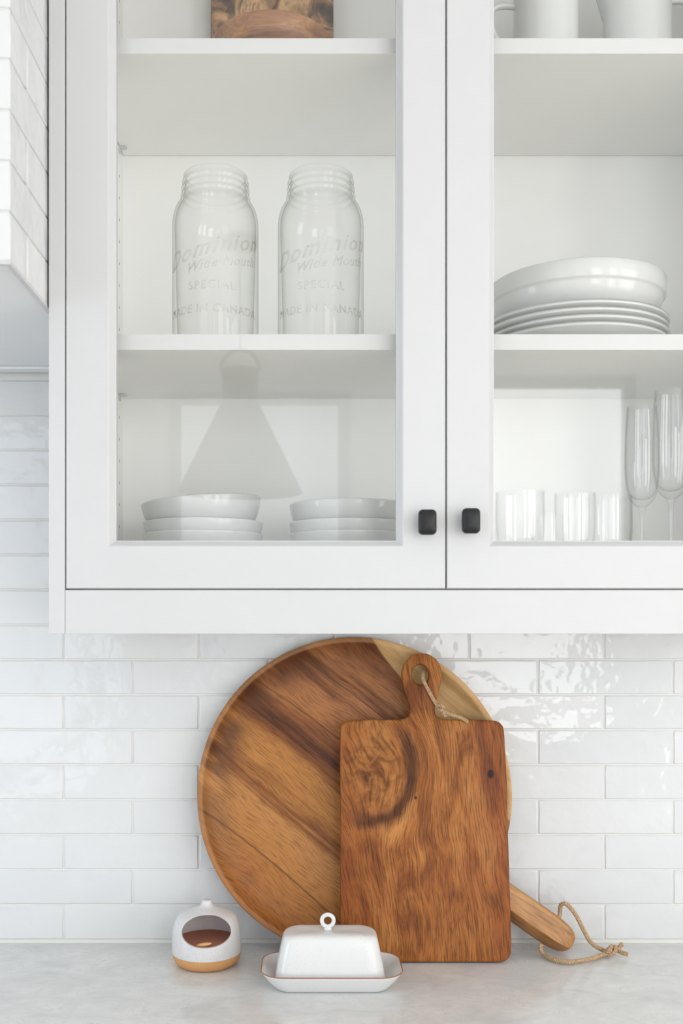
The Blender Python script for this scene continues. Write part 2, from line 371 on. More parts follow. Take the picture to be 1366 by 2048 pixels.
def box(name, x0, x1, y0, y1, z0, z1, mat, parent=None, bev=0.0, kind=None):
    bm = bmesh.new(); bx(bm, x0, x1, y0, y1, z0, z1, bev)
    o = mk(name, bm, mat, parent)
    if kind: o['kind'] = kind
    return o
def loft(bm, loops, close=False, cap0=False, cap1=False):
    rows = [[bm.verts.new(p) for p in lp] for lp in loops]
    n = len(rows[0]); k = len(rows)
    for i in range(k if close else k - 1):
        a, b = rows[i], rows[(i + 1) % k]
        for j in range(n):
            bm.faces.new((a[j], a[(j + 1) % n], b[(j + 1) % n], b[j]))
    if cap0: bm.faces.new(rows[0])
    if cap1: bm.faces.new(rows[-1])
    return rows
def lathe(bm, prof, c=(0, 0, 0), seg=64):
    """profile (r, z); r == 0 closes to a pole"""
    c = Vector(c); rows = []
    for r, z in prof:
        if r <= 1e-7: rows.append([bm.verts.new(c + Vector((0, 0, z)))])
        else: rows.append([bm.verts.new(c + Vector((r * math.cos(2 * PI * i / seg), r * math.sin(2 * PI * i / seg), z))) for i in range(seg)])
    for a, b in zip(rows, rows[1:]):
        for j in range(seg):
            k = (j + 1) % seg
            if len(a) == 1 and len(b) == 1: continue
            if len(a) == 1: bm.faces.new((a[0], b[j], b[k]))
            elif len(b) == 1: bm.faces.new((a[j], b[0], a[k]))
            else: bm.faces.new((a[j], a[k], b[k], b[j]))
    return bm
def spline(pts, n=8):
    """Catmull-Rom through 2D/3D points"""
    pts = [Vector(p) for p in pts]; out = []
    for i in range(len(pts) - 1):
        p0 = pts[max(i - 1, 0)]; p1 = pts[i]; p2 = pts[i + 1]; p3 = pts[min(i + 2, len(pts) - 1)]
        for k in range(n):
            t = k / n
            out.append(0.5 * ((2 * p1) + (p2 - p0) * t + (2 * p0 - 5 * p1 + 4 * p2 - p3) * t * t + (3 * p1 - p0 - 3 * p2 + p3) * t ** 3))
    out.append(pts[-1]); return out
def tube(bm, pts, rad, seg=8, cap=True):
    pts = [Vector(p) for p in pts]; n = len(pts); loops = []
    t = (pts[1] - pts[0]).normalized()
    u = t.orthogonal().normalized()
    for i in range(n):
        t = (pts[min(i + 1, n - 1)] - pts[max(i - 1, 0)]).normalized()
        u = (u - t * u.dot(t)).normalized(); v = t.cross(u)
        rr = rad(i / (n - 1)) if callable(rad) else rad
        loops.append([pts[i] + (u * math.cos(2 * PI * k / seg) + v * math.sin(2 * PI * k / seg)) * rr for k in range(seg)])
    loft(bm, loops, cap0=cap, cap1=cap)
def rope(bm, ctrl, r=0.0028, pitch=0.011, strands=3):
    path = spline(ctrl, 14)
    # resample evenly
    step = 0.0012; ev = [path[0]]; acc = 0
    for a, b in zip(path, path[1:]):
        seg = (b - a).length
        while seg > 0 and acc + seg >= step:
            q = (step - acc) / seg; a = a + (b - a) * q; ev.append(a.copy()); seg = (b - a).length; acc = 0
        acc += seg
    t = (ev[1] - ev[0]).normalized(); u = t.orthogonal().normalized(); fr = []
    for i in range(len(ev)):
        t = (ev[min(i + 1, len(ev) - 1)] - ev[max(i - 1, 0)]).normalized(); u = (u - t * u.dot(t)).normalized(); fr.append((u.copy(), t.cross(u)))
    for s in range(strands):
        pts = []
        for i, p in enumerate(ev):
            a = 2 * PI * (i * step / pitch + s / strands)
            pts.append(p + (fr[i][0] * math.cos(a) + fr[i][1] * math.sin(a)) * r * 0.52)
        tube(bm, pts, r * 0.56, 6)
def rrect(w, d, r, n=8, e=None):
    """rounded rectangle points in xy, centred"""
    pts = []
    for cx, cy, a0 in ((w / 2 - r, d / 2 - r, 0), (-w / 2 + r, d / 2 - r, 90), (-w / 2 + r, -d / 2 + r, 180), (w / 2 - r, -d / 2 + r, 270)):
        for i in range(n + 1):
            a = R(a0 + 90 * i / n); pts.append((cx + r * math.cos(a), cy + r * math.sin(a)))
    return pts
def from_curve(splines, extrude, bevel, res=3):
    """filled 2D outline with holes, extruded and rounded; returns bmesh (x, y in plane, z thickness)"""
    cu = bpy.data.curves.new('outline', 'CURVE'); cu.dimensions = '2D'; cu.fill_mode = 'BOTH'
    cu.extrude = extrude; cu.bevel_depth = bevel; cu.bevel_resolution = res; cu.offset = -bevel
    for pts in splines:
        s = cu.splines.new('POLY'); s.points.add(len(pts) - 1); s.use_cyclic_u = True
        for q, p in zip(s.points, pts): q.co = (p[0], p[1], 0, 1)
    o = bpy.data.objects.new('outline', cu); C.objects.link(o)
    bpy.context.view_layer.update()
    me = bpy.data.meshes.new_from_object(o.evaluated_get(bpy.context.evaluated_depsgraph_get()))
    bpy.data.objects.remove(o); bpy.data.curves.remove(cu)
    bm = bmesh.new(); bm.from_mesh(me); bpy.data.meshes.remove(me)
    bmesh.ops.remove_doubles(bm, verts=bm.verts, dist=1e-6)
    return bm
def text_bm(body, size, extrude, shear=0.0, spacing=1.0, bold=0.0):
    cu = bpy.data.curves.new('lettering', 'FONT'); cu.body = body; cu.size = size; cu.extrude = extrude; cu.shear = shear
    cu.align_x = 'CENTER'; cu.space_character = spacing; cu.offset = bold; cu.resolution_u = 3
    o = bpy.data.objects.new('lettering', cu); C.objects.link(o); bpy.context.view_layer.update()
    me = bpy.data.meshes.new_from_object(o.evaluated_get(bpy.context.evaluated_depsgraph_get()))
    bpy.data.objects.remove(o); bpy.data.curves.remove(cu)
    bm = bmesh.new(); bm.from_mesh(me); bpy.data.meshes.remove(me)
    return bm

# ------------------------------------------------------------------ the room
SX0, SX1 = RX0, RX1
box('floor', SX0 - .2, SX1 + .2, RY - .2, 0.15, -0.06, 0.0, M['oak'], kind='structure')
box('ceiling', SX0 - .2, SX1 + .2, RY - .2, 0.15, RZ, RZ + .08, M['ceil'], kind='structure')
wall_back = box('wall_back', SX0, SX1, -0.0002, 0.12, 0.0, RZ, M['grout'], kind='structure')
def holed_wall(name, axis, pos, t, a0, a1, z0, z1, holes):
    """a wall in plane axis = pos with rectangular window openings"""
    bm = bmesh.new(); cuts = sorted({a0, a1, *[h[0] for h in holes], *[h[1] for h in holes]})
    for p, q in zip(cuts, cuts[1:]):
        hs = [h for h in holes if h[0] <= p + 1e-6 and h[1] >= q - 1e-6]
        spans = [(z0, z1)] if not hs else [(z0, hs[0][2]), (hs[0][3], z1)]
        for s0, s1 in spans:
            if axis == 'y': bx(bm, p, q, pos, pos + t, s0, s1)
            else: bx(bm, pos, pos + t, p, q, s0, s1)
    o = mk(name, bm, M['wall']); o['kind'] = 'structure'; return o
wr = [w_[1:5] for w_ in WIN if w_[0] == 'rear']; wlft = [w_[1:5] for w_ in WIN if w_[0] == 'left']; wrt = [w_[1:5] for w_ in WIN if w_[0] == 'right']
holed_wall('wall_rear', 'y', RY, -0.10, SX0, SX1, 0, RZ, wr)
holed_wall('wall_left', 'x', RX0, -0.10, RY, 0.12, 0, RZ, wlft)
holed_wall('wall_right', 'x', RX1, 0.10, RY, 0.12, 0, RZ, wrt)
for i, (wl, a0, a1, z0, z1, rad, col) in enumerate(WIN):
    bm = bmesh.new(); t = 0.05
    parts = [(a0, a0 + t, z0, z1), (a1 - t, a1, z0, z1), (a0 + t, a1 - t, z0, z0 + t), (a0 + t, a1 - t, z1 - t, z1)]
    if wl != 'rear': parts.append(((a0 + a1) / 2 - .02, (a0 + a1) / 2 + .02, z0 + t, z1 - t))
    for p, q, s0, s1 in parts:
        if wl == 'rear': bx(bm, p, q, RY - .06, RY - .02, s0, s1)
        elif wl == 'left': bx(bm, RX0 - .06, RX0 - .02, p, q, s0, s1)
        else: bx(bm, RX1 + .02, RX1 + .06, p, q, s0, s1)
    o = mk('window_%d' % (i + 1), bm, M['paint']); o['kind'] = 'structure'  # frames of every opening, including the two added fill windows

# ------------------------------------------------------------------ glazed tiles
TW, TH = 0.205, 0.0531                  # tile pitch
TZ0 = ZC - 0.4905                       # first bed joint
def tile_mesh(w, h, seed, t=0.0075):
    """hand-made glazed tile, face towards -y, centred, with wavy edges and a slightly uneven face"""
    rnd = random.Random(seed); nx = max(4, int(round(w / 0.011))); nz = 3
    bm = bmesh.new()
    ph = [rnd.uniform(0, 6.28) for _ in range(8)]; am = [rnd.uniform(.4, 1) for _ in range(4)]
    def edge(x, k): return (math.sin(x * 62 + ph[k]) + 0.8 * math.sin(x * 150 + ph[k + 4]) + 0.6 * math.sin(x * 262 + ph[k] * 3)) * 0.00027 * am[k]
    tx, tz = rnd.uniform(-.002, .002), rnd.uniform(-.003, .003)
    def pt(u, v, inset, y):
        x = (u - .5) * (w - 2 * inset); z = (v - .5) * (h - 2 * inset)
        if v < .001: z += edge(x, 0)
        if v > .999: z += edge(x, 1)
        if u < .001: x += edge(z * 2, 2)
        if u > .999: x += edge(z * 2, 3)
        wob = 0.00009 * (math.sin(x * 38 + ph[1]) + math.sin(z * 95 + ph[2]) * .7 + math.sin(x * 61 - z * 70 + ph[3]) * .7)
        return Vector((x, y + (wob + tx * x + tz * z if y < -0.001 else 0), z))
    us = [i / nx for i in range(nx + 1)]; vs2 = [j / nz for j in range(nz + 1)]
    grid = [[bm.verts.new(pt(u, v, 0.0017, -t)) for u in us] for v in vs2]
    for j in range(nz):
        for i in range(nx): bm.faces.new((grid[j][i], grid[j][i + 1], grid[j + 1][i + 1], grid[j + 1][i]))
    ring = [(i, 0) for i in range(nx)] + [(nx, j) for j in range(nz)] + [(i, nz) for i in range(nx, 0, -1)] + [(0, j) for j in range(nz, 0, -1)]
    prev = [grid[j][i] for i, j in ring]
    for inset, y in ((0.0004, -t + 0.0005), (0.0001, -t + 0.0014), (0.0002, 0.0)):
        cur = [bm.verts.new(pt(us[i], vs2[j], inset, 0) + Vector((0, y, 0))) for i, j in ring]
        for k in range(len(ring)):
            bm.faces.new((prev[k], cur[k], cur[(k + 1) % len(ring)], prev[(k + 1) % len(ring)]))
        prev = cur
    bmesh.ops.recalc_face_normals(bm, faces=bm.faces)
    for k in range(len(ring)):
        e = bm.edges.get((grid[ring[k][1]][ring[k][0]], grid[ring[(k + 1) % len(ring)][1]][ring[(k + 1) % len(ring)][0]]))
        if e: e.smooth = False
    me = bpy.data.meshes.new('tile'); bm.to_mesh(me); bm.free(); me.materials.append(M['tile'])
    for p in me.polygons: p.use_smooth = True
    return me
FULL = [tile_mesh(TW - 0.0022, TH - 0.0020, s) for s in range(10)]
rt = random.Random(3)
def put_tile(me, loc, parent, rotz=0.0):
    o = bpy.data.objects.new('tile', me); C.objects.link(o); o.parent = parent
    o.location = Vector(loc) - ORG.get(parent.name, Vector()); o.rotation_euler = (rt.uniform(-.002, .002), rt.uniform(-.0018, .0018), rotz)
    return o
for k in range(16):
    off = 0.0365 if k % 2 == 0 else 0.141
    z = TZ0 + (k + .5) * TH
    x_hi = 1.05 if k < 10 else -0.20
    x = off - 6 * TW
    while x < x_hi:
        if x > -1.05: put_tile(rt.choice(FULL), (x + TW / 2, 0.0060, z), wall_back)
        x += TW
bm = bmesh.new(); bx(bm, -1.2, -0.30, -0.0005, 0.003, TZ0 + 16 * TH + .001, ZC + 0.3685, 0.0006)
mk('trim_strip', bm, M['caulk'], wall_back)
bm = bmesh.new(); bx(bm, -1.6, 1.9, -0.0032, 0.003, CT - 0.0005, TZ0 - 0.0002, 0.0012)
mk('caulk_bead', bm, M['caulk'], wall_back)

# ------------------------------------------------------------------ counter and base cabinet below it
ct = box('countertop', -1.6, 1.9, -0.66, 0.0018, CT - 0.03, CT, M['marble'], bev=0.003)
tag(ct, 'pale grey veined polished stone countertop against the tiled wall', 'countertop')
bc = thing('base_cabinet', (0.15, -0.3, 0), 'white base cabinet under the grey stone countertop', 'cabinet')
box('body', -1.58, 1.88, -0.60, -0.002, 0.10, CT - 0.0305, M['paint'], bc)
box('toe_kick', -1.58, 1.88, -0.54, -0.002, 0.0, 0.0995, M['paint'], bc)
for i in range(6):
    x0 = -1.57 + i * 0.575
    d_ = box('door', x0 + .003, x0 + .572, -0.622, -0.6005, 0.12, CT - 0.045, M['paint'], bc, bev=.002)
    box('knob', x0 + .50, x0 + .52, -0.645, -0.6225, 0.78, 0.80, M['black'], d_, bev=.004)

# ------------------------------------------------------------------ range hood with tiled faces
HB = ZC + 0.369; HF = -D + 1.044; HX = -0.3125; HT = RZ - 0.002
hood = thing('range_hood', (-0.75, -0.24, HB), 'white tiled range hood with grey metal underside beside the wall cabinet', 'range hood')
bm = bmesh.new(); bx(bm, -1.25, HX - 0.003, HF + 0.003, -0.009, HB + .012, HT); mk('body', bm, M['grout'], hood)
# steel liner, a shallow pan slightly above the tile edge
bm = bmesh.new(); bx(bm, -1.245, HX - 0.004, HF + 0.005, -0.009, HB + 0.004, HB + .0118)
mk('liner', bm, M['steel'], hood)
bm = bmesh.new()
bx(bm, -1.25, HX - .0005, HF + .0005, HF + 0.006, HB - .001, HB + .0035); bx(bm, HX - 0.006, HX - .0005, HF + .0062, -0.009, HB - .001, HB + .0035)
mk('edge_trim', bm, M['paint'], hood)
bm = bmesh.new(); bx(bm, -1.25, HX - 0.007, -0.030, -0.010, HB - 0.0005, HB + 0.0035); mk('grease_rail', bm, M['steel'], hood)
nrow = int((HT - HB) / TH)
for k in range(nrow):
    z = HB + .0015 + (k + .5) * TH
    first = 0.065 if k % 2 == 0 else 0.167
    # side face tiles (facing +x): widths from the front corner backwards
    y = HF + 0.0005
    for wd in (first, TW, TW):
        wd = min(wd, -0.010 - y)
        if wd < 0.03: break
        put_tile(tile_mesh(wd - .002, TH - .002, 100 + k * 7 + int(wd * 1000)), (HX - 0.0085, y + wd / 2, z), hood, R(90)); y += wd
    x = HX
    for wd in ((TW, TW, TW, TW) if k % 2 == 0 else (TW / 2, TW, TW, TW)):
        me = FULL[(k * 3 + int(x * 10)) % 10] if wd == TW else tile_mesh(wd - .002, TH - .002, 300 + k)
        put_tile(me, (x - wd / 2, HF + 0.0085, z), hood); x -= wd

# ------------------------------------------------------------------ wall cabinet
CB = ZC - 0.0208; CTOP = ZC + 1.10
cab = thing('wall_cabinet', (0.1625, -0.165, CB), 'white glass-fronted wall cabinet with two framed doors above the counter', 'cabinet')
XL, XR = -0.311, 0.6365
BK = -0.0208
box('side_panel', XL, -0.2918, GY, -0.0005, CB, CTOP, M['paint'], cab, bev=.0008)
box('side_panel', 0.6172, XR, GY, -0.0005, CB, CTOP, M['paint'], cab, bev=.0008)
ib = box('inner_side', -0.2916, -0.280, -0.3055, BK, ZC + .0508, ZC + 1.07, M['interior'], cab)
box('inner_side', 0.605, 0.617, -0.3055, BK, ZC + .0508, ZC + 1.07, M['interior'], cab)
box('bottom_rail', -0.2914, 0.6168, GY, -0.3085, CB, ZC + .0315, M['paint'], cab, bev=.0008)
box('bottom_panel', -0.2916, 0.617, -0.3055, BK, ZC + .0317, ZC + .0505, M['interior'], cab)
box('back_panel', -0.2916, 0.617, BK, -0.0010, CB + .002, ZC + 1.09, M['interior'], cab)
box('top_panel', -0.2916, 0.617, -0.3055, BK, ZC + 1.0705, ZC + 1.0895, M['interior'], cab)
box('top_rail', -0.2914, 0.6168, GY, -0.3058, ZC + 1.0585, CTOP, M['paint'], cab, bev=.0008)
SH = [(0.3265, 0.346), (0.6897, 0.7087)]
for z0, z1 in SH:
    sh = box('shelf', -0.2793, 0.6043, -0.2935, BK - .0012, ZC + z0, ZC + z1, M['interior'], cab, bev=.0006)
    sh.data.materials.append(M['shelf_front'])
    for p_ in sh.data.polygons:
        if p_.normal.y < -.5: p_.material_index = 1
    for xx, yy in ((-0.2798, -0.05), (-0.2798, -0.245), (0.6048, -0.05), (0.6048, -0.245)):
        sgn = 1 if xx < 0 else -1; bm = bmesh.new()
        bx(bm, min(xx, xx + sgn * .010), max(xx, xx + sgn * .010), yy - .004, yy + .004, ZC + z0 - .0028, ZC + z0 - .0004)
        bx(bm, min(xx, xx + sgn * .0016), max(xx, xx + sgn * .0016), yy - .0045, yy + .0045, ZC + z0 - .009, ZC + z0 - .0028)
        mk('shelf_pin', bm, M['pin'], cab)
bm = bmesh.new()
for yy in (-0.05, -0.245):
    z = ZC + 0.0995
    while z < ZC + 1.04:
        if all(not (a - .012 < z - ZC < b + .004) for a, b in SH):
            for sx in (-0.2799, 0.6049):
                mt = Matrix.Translation((sx, yy, z)) @ Matrix.Rotation(R(90), 4, 'Y')
                bmesh.ops.create_circle(bm, cap_ends=True, radius=0.0024, segments=10, matrix=mt)
        z += 0.0322
mk('peg_hole_discs', bm, M['hole'], cab)['kind'] = 'stuff'

def door(x0, x1, knob_x, knob_z, latch):
    z0, z1 = ZC + .0333, ZC + 1.0565; yf, yb = GY + .0002, GY + .0202
    sl = 0.0485                              # visible flat of the frame
    def rc(i, y): return [(x0 + i, y, z0 + i), (x1 - i, y, z0 + i), (x1 - i, y, z1 - i), (x0 + i, y, z1 - i)]
    bm = bmesh.new()
    loft(bm, [rc(0, yb), rc(0, yf + .001), rc(.001, yf), rc(sl + .0015, yf), rc(sl + .0028, yf + .0012), rc(sl + .0082, yf + .0098), rc(sl + .0092, yf + .0102), rc(sl + .0092, yb)], close=True)
    d = mk('door', bm, M['paint'], cab)
    box('glass_pane', x0 + sl + .0060, x1 - sl - .0060, yf + .0125, yf + .0160, z0 + sl + .0060, z1 - sl - .0060, M['pane'], d)
    # rectangular domed knob on a stem
    bm = bmesh.new(); loops = []
    W, H = .0212, .0298
    for sc, yy in ((.45, -.0005), (.42, -.010), (.80, -.0115), (.97, -.0135), (1.0, -.0165), (.99, -.0195), (.93, -.0218), (.78, -.0232), (.5, -.0242), (.2, -.0246)):
        e = .0052 * (sc if sc > .5 else .5) * 1.0
        loops.append([(knob_x + a, yf + yy, knob_z + b_) for a, b_ in rrect(W * sc, H * sc, min(e, W * sc * .45), 6)])
    loft(bm, loops, cap0=True, cap1=True)
    kb = mk('knob', bm, M['black'], d, smooth=True, sharp=50); tag(kb, 'matte black rectangular domed knob')
    if latch is not None:
        box('magnet_catch', latch - .004, latch + .004, yb + .0002, yb + .010, ZC + .109, ZC + .117, M['pin'], d)
    return d
door(-0.2905, 0.1612, 0.1377, ZC + .1106, None)
door(0.1630, 0.6160, 0.1888, ZC + .1122, None)

# ------------------------------------------------------------------ dishes in the cabinet
FL = ZC + 0.0507
def close_profile(outer, t):
    """outer (r, z) from centre bottom up to rim; returns outer + inner shell of thickness t"""
    inner = []
    for i, (r, z) in enumerate(outer):
        a = Vector(outer[max(i - 1, 0)]); b_ = Vector(outer[min(i + 1, len(outer) - 1)]); tg = (b_ - a)
        tg = tg.normalized() if tg.length > 0 else Vector((1, 0)); n = Vector((-tg.y, tg.x))
        p = Vector((r, z)) + n * t
        inner.append((max(p.x, 0), p.y))
    inner[0] = (0, outer[0][1] + t)
    top = outer[-1]; itop = inner[-1]
    mid = ((top[0] + itop[0]) / 2, max(top[1], itop[1]) + t * .3)
    itop = (itop[0], top[1]); inner[-1] = itop
    inner = [p for k_, p in enumerate(inner) if k_ == 0 or p[0] > .001]
    return list(outer) + [mid] + inner[::-1]
small_prof = [(p.x, p.y) for p in spline([(.0001, 0), (.030, 0), (.044, .001), (.056, .010), (.067, .022), (.0755, .038), (.0795, .050), (.0812, .060)], 4)]
small_prof[0] = (0, 0)
bm = bmesh.new(); lathe(bm, close_profile(small_prof, .0026), seg=72)
bmesh.ops.recalc_face_normals(bm, faces=bm.faces)
bowl_me = bpy.data.meshes.new('bowl'); bm.to_mesh(bowl_me); bm.free(); bowl_me.materials.append(M['porcelain'])
for p in bowl_me.polygons: p.use_smooth = True
def place(me, name, loc, label, cat, group, rot=(0, 0, 0)):
    o = bpy.data.objects.new(name, me); C.objects.link(o); o.location = loc; o.rotation_euler = rot
    return tag(o, label, cat, group)
stackA = P(407, 0, 1.362); stackB = P(698, 0, 1.360)
place(bowl_me, 'cereal_bowl', (stackA.x, stackA.y, FL), 'bottom white bowl in the stack nearer the range hood', 'bowl', 'small white bowls on the cabinet floor')
place(bowl_me, 'cereal_bowl', (stackA.x, stackA.y, FL + .0158), 'middle white bowl in the stack nearer the range hood', 'bowl', 'small white bowls on the cabinet floor')
place(bowl_me, 'cereal_bowl', (stackA.x + .001, stackA.y, FL + .0450), 'slightly tilted white bowl topping the stack nearer the range hood', 'bowl', 'small white bowls on the cabinet floor', (0, R(-4.2), 0))
place(bowl_me, 'cereal_bowl', (stackB.x, stackB.y, FL), 'bottom white bowl in the stack nearer the black door knobs', 'bowl', 'small white bowls on the cabinet floor')
place(bowl_me, 'cereal_bowl', (stackB.x, stackB.y, FL + .0150), 'middle white bowl in the stack nearer the black door knobs', 'bowl', 'small white bowls on the cabinet floor')
place(bowl_me, 'cereal_bowl', (stackB.x, stackB.y, FL + .0400), 'level white bowl topping the stack nearer the black door knobs', 'bowl', 'small white bowls on the cabinet floor')

S1 = ZC + SH[0][1] + .0002; S2 = ZC + SH[1][1] + .0002
# plates and the big serving bowl
pl_prof = [(p.x, p.y) for p in spline([(.0001, .001), (.060, .001), (.072, .0), (.078, .001), (.088, .0042), (.104, .0095), (.119, .0150), (.1235, .0168)], 4)]
pl_prof[0] = (0, .001)
bm = bmesh.new(); lathe(bm, close_profile(pl_prof, .0036), seg=96); bmesh.ops.recalc_face_normals(bm, faces=bm.faces)
plate_me = bpy.data.meshes.new('plate'); bm.to_mesh(plate_me); bm.free(); plate_me.materials.append(M['porcelain'])
for p in plate_me.polygons: p.use_smooth = True
pc = P(1148, 0, 1.365)
for i, nm in enumerate(('lowest', 'second', 'third', 'topmost')):
    place(plate_me, 'dinner_plate', (pc.x + (.0, .001, -.001, .0)[i], pc.y, S1 + i * .0092), nm + ' white plate in the stack under the serving bowl, counted upward', 'plate', 'white plates stacked on the shelf')
bw = [(p.x, p.y) for p in spline([(.0001, 0), (.052, 0), (.066, .001), (.090, .012), (.108, .030), (.1135, .044)], 5)]
bw[0] = (0, 0)
bw += [(.1140, .0455), (.1165, .0470), (.1172, .0485), (.1178, .058), (.1182, .0690)]
bm = bmesh.new(); lathe(bm, close_profile(bw, .0042), (pc.x + .002, pc.y, S1 + 3 * .0092 + .0050), 96)
tag(mk('serving_bowl', bm, M['porcelain'], smooth=True), 'large white serving bowl with banded rim standing on the plate stack', 'bowl')

# canning jars
JR = .0572
jar_out = [(0, .004), (.030, .004), (.044, .001), (.049, .0), (.0535, .002), (.0562, .006), (JR, .012), (JR, .168)] + \
          [(p.x, p.y) for p in spline([(JR, .172), (.0560, .184), (.0525, .195), (.0478, .203), (.0448, .208)], 4)] + \
          [(.0455, .2095), (.0462, .2115), (.0455, .2135), (.0437, .2145), (.0433, .2180), (.0450, .2200), (.0455, .2212), (.0448, .2226), (.0430, .2236), (.0430, .2275), (.0444, .2290), (.0444, .2300), (.0430, .2312), (.0428, .2365), (.0426, .2385)]
def jar(px, label):
    c = P(px, 0, 1.333); root = thing('canning_jar', (c.x, c.y, S1), label, 'jar', 'glass canning jars on the shelf')
    bm = bmesh.new(); inner = []
    for r, z in jar_out[::-1]:
        if z < .016: break
        inner.append((min(r, JR) - .0032, z))
    prof = jar_out + [(.0415, .2396)] + inner + [(.050, .012), (.040, .009), (0, .010)]
    lathe(bm, prof, (c.x, c.y, S1), 72)
    mk('glass_body', bm, M['glass'], root, smooth=True, sharp=70)
    lines = [('Dominion', .0300, .118, .20, .35, 1.18), ('Wide Mouth', .0175, .100, .16, .35, 1.1), ('SPECIAL', .0150, .073, 0, 0, 1.2), ('MADE IN CANADA', .0150, .043, 0, 0, 1.08)]
    xo = (0.0, 0.014, 0.0, 0.0)
    for (body, size, z0, slope, shear, sp), x_off in zip(lines, xo):
        tb = text_bm(body, size, .0005, shear, sp)
        for v in tb.verts:
            x = v.co.x + x_off; a = x / JR; rr = JR + .0004 + v.co.z
            z = z0 + v.co.y + slope * x
            v.co = Vector((c.x + rr * math.sin(a), c.y - rr * math.cos(a), S1 + z))
        tb2 = mk('lettering', tb, M['emboss'], root)
        tag(tb2, 'raised glass lettering reading ' + body)
jar(431, 'clear wide-mouth glass canning jar standing nearer the peg-holed cabinet side')
jar(641.5, 'clear wide-mouth glass canning jar standing farther from the peg-holed cabinet side')

# drinking glasses
def glass_lathe(name, loc, outer, t, label, cat, group, solid=None, seg=48):
    bm = bmesh.new(); lathe(bm, close_profile(outer, t) if solid is None else solid, loc, seg)
    return tag(mk(name, bm, M['crystal'], smooth=True, sharp=60), label, cat, group)
def tumbler(px, d, r, h, label):
    c = P(px, 0, d)
    outer = [(p.x, p.y) for p in spline([(.0001, 0), (r * .66, 0), (r * .74, .002), (r * .86, h * .22), (r * .97, h * .5), (r * 1.0, h * .72), (r * .985, h)], 4)]; outer[0] = (0, 0)
    glass_lathe('drinking_glass', (c.x, c.y, FL), outer, .0014, label, 'glass', 'clear glasses on the cabinet floor')
tumbler(1040, 1.330, .0325, .1145, 'clear tapered tumbler standing nearest the black door knobs')
tumbler(1097, 1.425, .0240, .0950, 'short clear tumbler standing behind the gap between the taller ones')
tumbler(1150, 1.320, .0270, .1120, 'clear tumbler in the middle of the tall tumblers beside the flutes')
tumbler(1217, 1.425, .0330, .1200, 'clear tumbler standing just beside the champagne flutes, behind its neighbours')
def flute(px, d, label):
    c = P(px, 0, d)
    up = [(p.x, p.y) for p in spline([(.0050, .098), (.0120, .1035), (.0180, .113), (.0215, .130), (.0228, .155), (.0224, .19), (.0210, .215), (.0196, .235)], 4)]
    inn = [(p.x, p.y) for p in spline([(.0186, .2352), (.0200, .215), (.0214, .19), (.0218, .155), (.0203, .131), (.0165, .116), (.0090, .1095), (.0001, .108)], 4)]
    inn[-1] = (0, .108)
    prof = [(0, 0), (.030, 0), (.0315, .0008), (.0300, .0018), (.0150, .0040), (.0060, .0085), (.0032, .016), (.0026, .035), (.0026, .070), (.0030, .086), (.0042, .093), (.0052, .0945), (.0050, .0962), (.0046, .097)] + up + inn
    glass_lathe('champagne_flute', (c.x, c.y, FL), None, 0, label, 'glass', 'clear glasses on the cabinet floor', prof)
flute(1284, 1.362, 'clear champagne flute between the tumblers and another flute')
flute(1342, 1.268, 'clear champagne flute farthest from the tumblers')

# pitchers on the upper shelf
def pitcher(px, d, r, hdir, spout, hz, label):
    c = P(px, 0, d); root = thing('pitcher', (c.x, c.y, S2), label, 'pitcher', 'white pitchers on the top shelf')
    outer = [(0, 0), (r * .90, 0), (r * .97, .003), (r, .010), (r * 1.0, .09), (r * .985, .14), (r * .97, .168)]
    bm = bmesh.new(); lathe(bm, close_profile(outer, .0035), (c.x, c.y, S2), 72)
    if spout:       # pull the lip opposite the handle outwards
        for v in bm.verts:
            dx, dz = v.co.x - c.x, v.co.z - S2
            k = max(0.0, (dz - spout) / (.168 - spout)) if dz > spout else 0.0
            a = max(0.0, (-hdir * dx) / r)
            if k > 0 and a > .55: v.co.x += -hdir * .030 * k * ((a - .55) / .45) ** 1.2
    mk('body', bm, M['porcelain'], root, smooth=True, sharp=60)
    xs = c.x + hdir * r * .985
    pts = spline([(xs - hdir * .004, c.y, S2 + hz), (xs + hdir * .012, c.y, S2 + hz + .002), (xs + hdir * .026, c.y, S2 + hz - .001), (xs + hdir * .031, c.y, S2 + hz - .010), (xs + hdir * .030, c.y, S2 + hz - .028),
                  (xs + hdir * .020, c.y, S2 + hz - .050), (xs + hdir * .008, c.y, S2 + hz - .068), (xs - hdir * .003, c.y, S2 + hz - .076)], 6)
    bm = bmesh.new(); tube(bm, pts, .0042, 10); mk('handle', bm, M['porcelain'], root, smooth=True)
pitcher(1091.5, 1.33, .0424, -1, 0, .1010, 'straight-sided white pitcher with its handle towards the cabinet middle')
pitcher(1274, 1.33, .0442, 1, .098, .1080, 'white pitcher with a flared spout, beside the straight-sided one')

# wooden things on the upper shelf
c0 = P(421, 0, 1.452); c1 = P(667, 0, 1.452)
bm = bmesh.new(); bx(bm, c0.x, c1.x, c0.y - .006, c0.y + .016, S2, S2 + .26, .0025)
for v in bm.verts: v.co.y += (v.co.z - S2) * .035
tag(mk('wooden_board', bm, M['burl']), 'dark swirled wooden board standing upright behind the turned bowl', 'board')
wb = P(545, 0, 1.330)
wprof = [(p.x, p.y) for p in spline([(.0001, 0), (.034, 0), (.042, .001), (.058, .010), (.071, .026), (.0775, .042), (.0790, .0500)], 5)]; wprof[0] = (0, 0)
bm = bmesh.new(); lathe(bm, close_profile(wprof, .005), (wb.x, wb.y, S2), 72)
tag(mk('wooden_bowl', bm, M['bowlwood'], smooth=True), 'turned brown wooden bowl in front of the upright wooden board', 'bowl')

